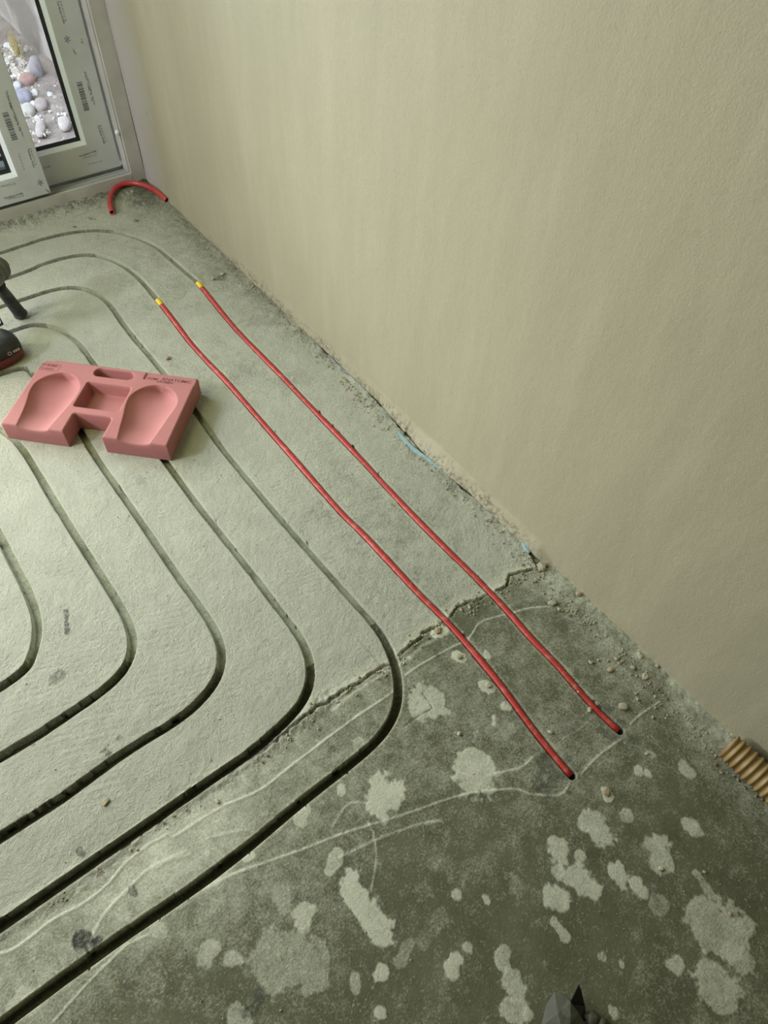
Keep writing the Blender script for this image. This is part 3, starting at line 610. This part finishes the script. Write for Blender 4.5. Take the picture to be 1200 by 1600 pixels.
# ------------------------------------------------------------------ foam kneeling pad
A0 = np.array([.021, 1.603]); UA = math.atan2(-.714, .70)
KL, KW, KH = .452, .264, .058
st_ = .0018; us = np.arange(0, KL + st_ / 2, st_); vs_ = np.arange(0, KW + st_ / 2, st_); U, W_ = np.meshgrid(us, vs_, indexing='xy')
def curve(pts, v): pts = sorted(pts, key=lambda q: q[1]); return np.interp(v, [q[1] for q in pts], [q[0] for q in pts])
def smooth1(c, v):
    f = np.array([curve(c, v + d) for d in np.linspace(-.018, .018, 9)]); return f.mean(0)
def knee(L_, R_, vt):
    l = smooth1(L_, W_); r = smooth1(R_, W_); mid = (l + r) / 2; half = (r - l) / 2
    vv = np.clip((W_ - (vt - .062)) / .062, 0, 1); half = half * np.sqrt(np.clip(1 - vv ** 2, 0, 1))
    t = np.abs(U - mid) / np.maximum(half, 1e-4); d = 0.012 + .013 * sstep(0, .09, W_)
    inside = np.clip(1 - t ** 2.2, 0, 1) * (W_ < vt)
    return d * inside ** .75
dK = knee([(.043, 0), (.037, .05), (.030, .09), (.018, .13), (.018, .17), (.03, .22)], [(.128, 0), (.136, .05), (.146, .10), (.150, .14), (.146, .18), (.14, .22)], .216)
dK = np.maximum(dK, knee([(.318, 0), (.308, .05), (.303, .085), (.294, .12), (.291, .155), (.296, .2)], [(.405, 0), (.414, .05), (.420, .1), (.428, .14), (.426, .18), (.42, .22)], .216))
def rbox(u0, u1, v0, v1, r):
    qx = np.abs(U - (u0 + u1) / 2) - ((u1 - u0) / 2 - r); qy = np.abs(W_ - (v0 + v1) / 2) - ((v1 - v0) / 2 - r)
    return np.hypot(np.maximum(qx, 0), np.maximum(qy, 0)) + np.minimum(np.maximum(qx, qy), 0) - r
outer = rbox(0, KL, 0, KW, .006); notch = rbox(.170, .276, -.05, .072, .008)
outline = np.maximum(outer, -notch)
KZ = KH - dK
KZ -= sstep(.0015, -.007, rbox(.158, .284, .096, .194, .006)) * .040
KZ -= sstep(.001, -.004, rbox(.160, .274, .221, .254, .016)) * .040
rr = .005; en = np.clip(1 + outline / rr, 0, 1); KZ -= rr * (1 - np.sqrt(1 - en ** 2))
KZ -= .0035 * sstep(.0010, -.0010, rbox(.304, .60, .233, .2625, .004) + np.where(W_ > .2605, .01, 0))   # name panel
KZ -= .0060 * sstep(.001, -.001, (.240 + U * .54) - W_)                              # cut corner
fr1 = np.abs(rbox(.006, .060, .215, .246, .001) + 0); 
KV = []; vid = -np.ones(U.shape, int)
ins_ = ~((notch < -st_ * .6))
for j in range(U.shape[0]):
    for i in range(U.shape[1]):
        if ins_[j, i]: vid[j, i] = len(KV); KV.append((U[j, i], W_[j, i], KZ[j, i]))
KF = []; edges = {}
for j in range(U.shape[0] - 1):
    for i in range(U.shape[1] - 1):
        q = (vid[j, i], vid[j, i + 1], vid[j + 1, i + 1], vid[j + 1, i])
        if min(q) >= 0:
            KF.append(q)
            for a, b in zip(q, q[1:] + q[:1]): edges[(a, b)] = 1
bd_ = [(a, b) for a, b in edges if (b, a) not in edges]
low = {}
def lowv(a, z, k):
    if (a, k) not in low: low[(a, k)] = len(KV); KV.append((KV[a][0], KV[a][1], z))
    return low[(a, k)]
for a, b in bd_: KF.append((b, a, lowv(a, KH * .5, 0), lowv(b, KH * .5, 0))); KF.append((lowv(b, KH * .5, 0), lowv(a, KH * .5, 0), lowv(a, 0.0, 1), lowv(b, 0.0, 1)))
M_foam = material('pink_foam', (0.39, 0.155, 0.140), 0.78, var=((0.35, 0.13, 0.12), 6, .35, .7, 5), bump=(420, .0005))
pad = empty('kneeling_pad', (A0[0], A0[1], 0.0015), 'pink moulded foam kneeling pad with two knee hollows lying across the channels', 'kneeling pad', rz=UA)
mesh_obj('foam_body', np.array(KV), KF, M_foam, pad, True)
M_foamd = material('pressed_letters', (0.11, 0.025, 0.025), 0.8)
T = Matrix.Translation
text_obj('lettering', 'ANATOMIC', .0165, M_foamd, T((.352, .2425, KH - .0034)) @ Matrix.Diagonal((1.0, .9, 1, 1)), pad, .0003)
text_obj('lettering', 'LATSSEN', .0125, M_foamd, T((.345, .2275, KH + .0001)) @ Matrix.Diagonal((.9, 1, 1, 1)), pad, .0003)
text_obj('lettering', 'ACME', .0115, M_foamd, T((.312, .239, KH - .0034)), pad, .0003)
text_obj('lettering', 'ST PROMED', .0105, M_foamd, T((.0085, .2345, KH + .0001)) @ Matrix.Rotation(.02, 4, 'Z') @ Matrix.Diagonal((.78, 1, 1, 1)), pad, .0003)
text_obj('lettering', 'RUBBER', .0105, M_foamd, T((.0085, .2205, KH + .0001)) @ Matrix.Diagonal((1.0, 1, 1, 1)), pad)
bm = bmesh.new()
for u0, u1, v0, v1 in ((.005, .060, .2170, .2178), (.005, .060, .2446, .2454), (.005, .0058, .217, .2454), (.0592, .060, .217, .2454)): box(bm, u0, u1, v0, v1, KH - .0005, KH + .0003)
bm_obj('stamped_frame', bm, M_foamd, pad)

# ------------------------------------------------------------------ cordless tool standing at the left
M_tg = material('tool_grey', (0.085, 0.088, 0.08), 0.5, bump=(200, .0005), var=((.16, .16, .14), 20, .5, .7, 5))
M_tb = material('tool_black', (0.02, 0.021, 0.022), 0.5, var=((.06, .06, .055), 25, .5, .7, 5))
M_tr = material('tool_red', (0.17, 0.03, 0.022), 0.5, var=((.10, .04, .03), 25, .4, .7, 4))
tool = empty('cordless_hammer_drill', (.05, 1.95, 0.0015), 'dusty black and grey cordless hammer drill standing on its red-based battery', 'power tool'); bpy.context.view_layer.update()
def loft(name, secs, mat, par, seg=28, pw=.6):
    """secs: centre, axis-x vector, axis-y vector of superellipse rings"""
    V = []; F = []
    for c, a, b in secs:
        for k in range(seg):
            t = 2 * math.pi * k / seg; cs, sn = math.cos(t), math.sin(t)
            V.append(Vector(c) + Vector(a) * math.copysign(abs(cs) ** pw, cs) + Vector(b) * math.copysign(abs(sn) ** pw, sn))
    for i in range(len(secs) - 1):
        for k in range(seg): F.append((i * seg + k, i * seg + (k + 1) % seg, (i + 1) * seg + (k + 1) % seg, (i + 1) * seg + k))
    F.append(tuple(range(seg))[::-1]); F.append(tuple((len(secs) - 1) * seg + k for k in range(seg)))
    me = bpy.data.meshes.new('t'); me.from_pydata([tuple(v) for v in V], [], F); bm = bmesh.new(); bm.from_mesh(me); bpy.data.meshes.remove(me)
    o = bm_obj(name, bm, mat, None, True)
    if par: Rel.hang(o, par)
    return o
# battery: long axis along the tool, rounded front end to the right
bc = np.array((.100, 1.932)); ba = np.array((.985, .17)) ; bn = np.array((-.17, .985))
def brect(z, hl, hwid): return ((bc[0], bc[1], z), (ba[0] * hl, ba[1] * hl, 0), (bn[0] * hwid, bn[1] * hwid, 0))
b1 = loft('battery_base', [brect(.0015, .070, .046), brect(.006, .078, .050), brect(.026, .080, .052), brect(.031, .078, .050)], M_tr, tool, pw=.55)
b2 = loft('battery', [brect(.031, .078, .050), brect(.035, .081, .053), brect(.056, .079, .051), brect(.070, .068, .044), brect(.075, .054, .038)], M_tb, tool, pw=.6)
# white mark on the battery side
M_w = material('white_mark', (.55, .55, .52), .5)
fc = np.array((bc[0] + ba[0] * .030 - bn[0] * .0532, bc[1] + ba[1] * .030 - bn[1] * .0532))
bm = bmesh.new()
for k in range(20):
    a0 = k * math.pi / 10; a1 = (k + 1) * math.pi / 10
    q = [(math.cos(a) * r_, math.sin(a) * r_) for a, r_ in ((a0, .006), (a1, .006), (a1, .0042), (a0, .0042))]
    bm.faces.new([bm.verts.new((fc[0] + ba[0] * x - bn[0] * .0006, fc[1] + ba[1] * x - bn[1] * .0006, .044 + z)) for x, z in q])
for x0, wd in ((.012, .004), (.018, .006), (.026, .005)):
    bm.faces.new([bm.verts.new((fc[0] + ba[0] * x - bn[0] * .0002, fc[1] + ba[1] * x - bn[1] * .0002, z)) for x, z in ((x0, .040), (x0 + wd, .040), (x0 + wd, .048), (x0, .048))])
Rel.hang(bm_obj('battery_mark', bm, M_w), b2)
# grip and body rise from the battery, the head points right and away
loft('grip', [((.05, 1.950, .090), (.040, .007, 0), (-.004, .026, 0)), ((.022, 1.945, .10), (.028, .005, 0), (-.003, .022, 0)), ((.010, 1.955, .14), (.026, .005, 0), (-.003, .020, 0)), ((-.005, 1.97, .18), (.04, .01, 0), (-.004, .026, 0))], M_tb, tool)
ax = Vector((.83, .53, -.12)).normalized(); sd = ax.cross(Vector((0, 0, 1))).normalized(); up = sd.cross(ax)
hp = Vector((.224, 2.090, .178))
def ring(t, r, r2=None): c = hp + ax * t; return (c, sd * r, up * (r2 or r))
loft('motor_housing', [ring(-.25, .030), ring(-.245, .036), ring(-.17, .040, .043), ring(-.085, .038, .041), ring(-.075, .030)], M_tb, tool, pw=.85)
loft('gear_housing', [ring(-.085, .036), ring(-.08, .043), ring(-.045, .045), ring(-.018, .042), ring(-.002, .034)], M_tg, tool, pw=1.0)
hd = loft('chuck_collar', [ring(-.004, .034), ring(.000, .037), ring(.007, .037), ring(.010, .033), ring(.013, .035), ring(.019, .034), ring(.022, .024), ring(.034, .018)], M_tg, tool, pw=1.0)
# side handle: down to the floor
tp = Vector((.236, 2.098, .006)); tt = Vector((.205, 2.080, .150)); dv = (tp - tt)
pp = [tt + dv * t for t in (0, .12, .14, .2, .4, .7, .93, .97, 1.0)]
tube('side_handle', pp, .017, M_tb, None, seg=20, rf=lambda i: (.012, .013, .021, .0165, .0180, .0185, .0195, .022, .019)[i]); so = bpy.data.objects['side_handle']; Rel.hang(so, tool)
# belt hook behind the battery
hk = [Vector(p) for p in ((.110, 1.975, .070), (.165, 1.985, .075), (.168, 1.99, .120), (.120, 1.99, .125), (.112, 1.98, .080))]
h_ = tube('belt_hook', hk, .0045, material('hook_blue_steel', (.05, .07, .11), .35, .4), None); Rel.hang(h_, tool)

# ------------------------------------------------------------------ corrugated duct at the right
M_duct = material('tan_duct', (0.27, 0.19, 0.068), 0.5, var=((.24, .15, .055), 14, .4, .7, 4))
d0 = np.array((.886, -.088, .034)); d1 = np.array((.862, -.55, .034)); n = 260; path = [tuple(d0 + (d1 - d0) * i / n + np.array((.012 * math.sin(i / n * 3), 0, 0))) for i in range(n + 1)]
pitch = .0142; step = np.linalg.norm(d1 - d0) / n
duct = tag(tube('corrugated_duct', path, .03, M_duct, hollow=.002, seg=40, rf=lambda i: .0285 + .0028 * math.cos(i * step / pitch * 2 * math.pi) * (1 if i > 3 else .3)), 'tan corrugated plastic duct lying on the floor against the right wall', 'duct')

# ------------------------------------------------------------------ dark folded scrap at the bottom
M_scr = material('dark_scrap', (0.060, 0.062, 0.042), 0.7, var=((.14, .145, .10), 30, .45, .7, 6), bump=(70, .002))
S = lambda x, y, z: at(x, y, z)
sv = [S(846, 1604, .004), S(855, 1570, .010), S(867, 1550, .016), S(880, 1556, .020), S(891, 1566, .024), S(903, 1583, .020), S(912, 1598, .014), S(890, 1600, .026), S(872, 1585, .024), S(860, 1640, .006), S(915, 1640, .010), S(888, 1640, .028)]
sf = [(0, 1, 8), (1, 2, 8), (2, 3, 8), (3, 4, 8), (4, 7, 8), (4, 5, 7), (5, 6, 7), (0, 8, 9), (8, 11, 9), (8, 7, 11), (7, 10, 11), (7, 6, 10)]
scr = empty('torn_scrap', S(885, 1590, 0), 'dark torn and folded scrap at the bottom edge of the floor', 'scrap'); bpy.context.view_layer.update()
o1 = mesh_obj('folded_sheet', sv, sf, M_scr); md = o1.modifiers.new('s', 'SOLIDIFY'); md.thickness = .0025; Rel.hang(o1, scr)
fv = [S(890, 1567, .018), S(904, 1537, .045), S(908, 1548, .030), S(913, 1572, .004), S(916, 1596, .002), S(908, 1594, .010)]
o2 = mesh_obj('upright_flap', fv, [(0, 1, 2), (0, 2, 3), (0, 3, 5), (3, 4, 5)], M_black); md = o2.modifiers.new('s', 'SOLIDIFY'); md.thickness = .0016; Rel.hang(o2, scr)
stone('rubble_chunk', S(925, 1592, .007), (.012, .010, .008), M_scr, 77, 'dark rubble chunk just right of the torn scrap', 'rubble', lump=.4)
stone('rubble_chunk', S(940, 1598, .006), (.010, .008, .007), M_scr, 78, 'small dark chunk right of the chunk beside the scrap', 'rubble', lump=.4)

# ------------------------------------------------------------------ blue edge strip and film at the wall foot
def strip(name, pts, wd, h, mat, label, cat, z0=-.02):
    P = smoothpath(catmull([at(x, y, z)for x, y, z in pts], .006), 3); V = []; F = []
    for i, p in enumerate(P):
        d = P[min(i + 1, len(P) - 1)] - P[max(i - 1, 0)]; nrm = np.array((d[1], -d[0], 0)); nrm /= np.linalg.norm(nrm) + 1e-9
        k = wd / 2 * (.55 + .45 * math.sin(math.pi * min(1, (i + 1) / 8.)) if i < 4 else 1); k *= min(1, (len(P) - i) / 5 + .3)
        for s, z in ((-1, z0), (-1, p[2] + h), (1, p[2] + h), (1, z0)): V.append((p[0] + nrm[0] * k * s, p[1] + nrm[1] * k * s, z))
    m = len(P)
    for i in range(m - 1):
        for k in range(4): F.append((i * 4 + k, i * 4 + (k + 1) % 4, (i + 1) * 4 + (k + 1) % 4, (i + 1) * 4 + k))
    F.append((0, 1, 2, 3)); F.append(tuple((m - 1) * 4 + k for k in (3, 2, 1, 0)))
    bm = bmesh.new(); me = bpy.data.meshes.new('t'); me.from_pydata(V, [], F); bm.from_mesh(me); bpy.data.meshes.remove(me)
    return tag(bm_obj(name, bm, mat), label, cat)
M_bl = material('blue_foam', (.26, .43, .48), .7, bump=(250, .001), var=((.38, .50, .48), 70, .45, .7, 4))
M_gf = material('grey_film', (.22, .23, .23), .4, bump=(120, .002), var=((.42, .43, .39), 50, .45, .6, 5))
strip('edge_strip', [(622, 676, .002), (638, 694, .002), (652, 706, .002), (668, 717, .002), (684, 729, .002), (694, 738, .0)], .0085, .002, M_bl, 'light blue foam edge strip in the gap between screed and wall', 'edge strip')
strip('edge_strip', [(513, 556, .002), (530, 574, .003), (545, 586, .003), (560, 598, .002), (578, 616, 0)], .008, .001, M_gf, 'crinkled grey film strip in the wall gap, farther back than the blue strip', 'edge strip')
strip('edge_strip', [(818, 848, .004), (822, 856, .004), (827, 864, .0)], .010, .003, M_bl, 'short blue film tab poking out of the gap where the crack meets the wall', 'edge strip')

# ------------------------------------------------------------------ loose chunks and crumbs of plaster
M_ch = material('plaster_chunk', (.38, .36, .25), .9, bump=(160, .003), var=((.27, .25, .17), 60, .4, .7, 4))
M_tan = material('tan_chunk', (.33, .27, .17), .9, bump=(120, .002))
CH = [(863, 943, 7, 'round flat plaster disc on the bare concrete near the wall'), (873, 953, 4, 'plaster flake just below the round plaster disc'),
      (904, 930, 5, 'jagged plaster lump sticking up where the wall skim starts'), (850, 884, 8, 'long pale plaster flake leaning at the crack by the wall'),
      (922, 1036, 4, 'plaster pellet nearest the pipe in the row of three below the wall'), (934, 1032, 2.5, 'smallest plaster pellet, middle of the row of three below the wall'), (962, 1030, 3, 'plaster pellet nearest the wall in the row of three'),
      (953, 1048, 5, 'flat pale plaster crumb below the row of three pellets'), (1000, 1026, 6, 'knobbly plaster lump at the wall foot above the crumb trail'), (1026, 1042, 4, 'pair-like plaster chip tight against the wall foot'),
      (1008, 1058, 6, 'broad low plaster lump beside the wall foot'), (988, 1044, 4, 'angular plaster chip left of the broad low lump'), (993, 1084, 2.5, 'small pellet between the wall and the pipe end'), (995, 1093, 2.5, 'small pellet just below another pellet left of the wall debris'),
      (973, 1106, 8, 'whitish plaster clod above the end of the pipe nearest the wall'), (920, 1110, 4.5, 'round cream pebble beside the pipe nearest the wall'), (903, 1082, 2.2, 'tiny cream chip touching the red pipe nearest the wall'),
      (947, 1239, 7, 'raised yellowish plaster blob below the pipe ends'), (717, 1027, 5, 'pale plaster scab left of the pipe below the crack'), (763, 1072, 6, 'crumbly plaster scab on the bare concrete beside the pipe'),
      (717, 1147, 4, 'small grey pellet standing on concrete left of the pipe'), (860, 1145, 4, 'small plaster chip right beside the longer red pipe'), (165, 1254, 6, 'pale pebble lying between two channels at lower left'),
      (340, 1253, 4, 'cream pebble beside the wide dark channel'), (262, 561, 4, 'curled brown wood chip on the screed behind the kneeling pad'), (207, 302, 4, 'white plaster chip inside the curve of the pipe offcut'),
      (1032, 1358, 4, 'cream pebble on the large concrete patch at lower right'), (1140, 1428, 3, 'small dark-edged pellet on the big plaster patch'), (1100, 1363, 3, 'small grey pellet at the right below the duct'),
      (348, 430, 4, 'dark stone chip on the screed beside the yellow pipe ends'), (333, 437, 3, 'flat grey chip left of the dark stone chip'), (1010, 1178, 3, 'small yellowish pellet right of the pipe ends'), (683, 986, 6, 'tan plaster scab on the crack beside the pipe'), (1145, 1150, 5, 'tan chip beside the mouth of the duct')]
for i, (x, y, r, lab) in enumerate(CH):
    a = at(x, y); e2 = at(x + 10, y); mpp = math.hypot(e2[0] - a[0], e2[1] - a[1]) / 10; rr = r * mpp * .95; zz = rr * (.35 if r > 5 else .55)
    stone('plaster_chip' if 'pebble' not in lab and 'wood' not in lab and 'stone' not in lab else ('wood_chip' if 'wood' in lab else 'pebble'), (a[0] - (.008 if y < 905 and x > 840 else 0), a[1], zz * .8 + .001), (rr, rr * .8, zz), M_tan if i % 5 == 2 or 'wood' in lab else M_ch, 600 + i, lab, 'wood chip' if 'wood' in lab else ('pebble' if 'pebble' in lab or 'stone' in lab else 'plaster chip'), 'loose chips and pebbles on the floor', lump=.6, sub=2, smooth=False, rot=(0, 0, i * 1.3))
bm = bmesh.new(); rnd = random.Random(21)
def crumb_at(x, y, z, r):
    i_ = min(np.searchsorted(xs, x), NX - 1); j_ = min(np.searchsorted(ys, y), NY - 1)
    if dist[j_, i_] < .013: return
    cu, cv = (x - .021) * .70 - (y - 1.603) * .714, (x - .021) * .714 + (y - 1.603) * .70
    if -.01 < cu < .46 and -.01 < cv < .275: return
    if x < .18 and 1.85 < y < 2.03: return
    t = bmesh.new(); bmesh.ops.create_icosphere(t, subdivisions=1, radius=r)
    s = [rnd.uniform(.6, 1.3) for _ in range(3)]
    for v in t.verts: v.co = Vector((v.co.x * s[0], v.co.y * s[1], v.co.z * s[2] * .8)) * rnd.uniform(.8, 1.2) + Vector((x, y, z))
    me = bpy.data.meshes.new('t'); t.to_mesh(me); t.free(); bm.from_mesh(me); bpy.data.meshes.remove(me)
for i in range(1500):
    y = rnd.uniform(-.45, 2.6); k = abs(rnd.gauss(0, 1))
    if y < .45: wx = .897 if y > .05 else .893; x = wx - k * .022; n_ = 1
    else: x = (.905 if y < 1.3 else .92) - k * .018
    if .5 < y < 1.0 and rnd.random() < .5: continue
    crumb_at(min(x, .922), y, .002, rnd.choice((.0008, .0011, .0014, .002, .003)) * (1.2 if rnd.random() < .1 else 1))
for i in range(500):
    x, y = rnd.uniform(-.4, .9), rnd.uniform(-.4, 2.6); 
    crumb_at(x, y, .001, rnd.choice((.0008, .001, .0013, .0018)))
for i in range(260):
    a = crack[rnd.randrange(2, len(crack))]; crumb_at(a[0] + rnd.gauss(0, .012), a[1] + rnd.gauss(-.006, .012), .001, rnd.choice((.001, .0016, .0024, .0032)))
tag(bm_obj('plaster_crumbs', bm, material('crumbs', (.36, .33, .22), .9, var=((.16, .14, .09), 40, .5, .62, 3))), 'fine plaster crumbs scattered on the floor, thickest along the wall foot', 'crumbs', kind='stuff')
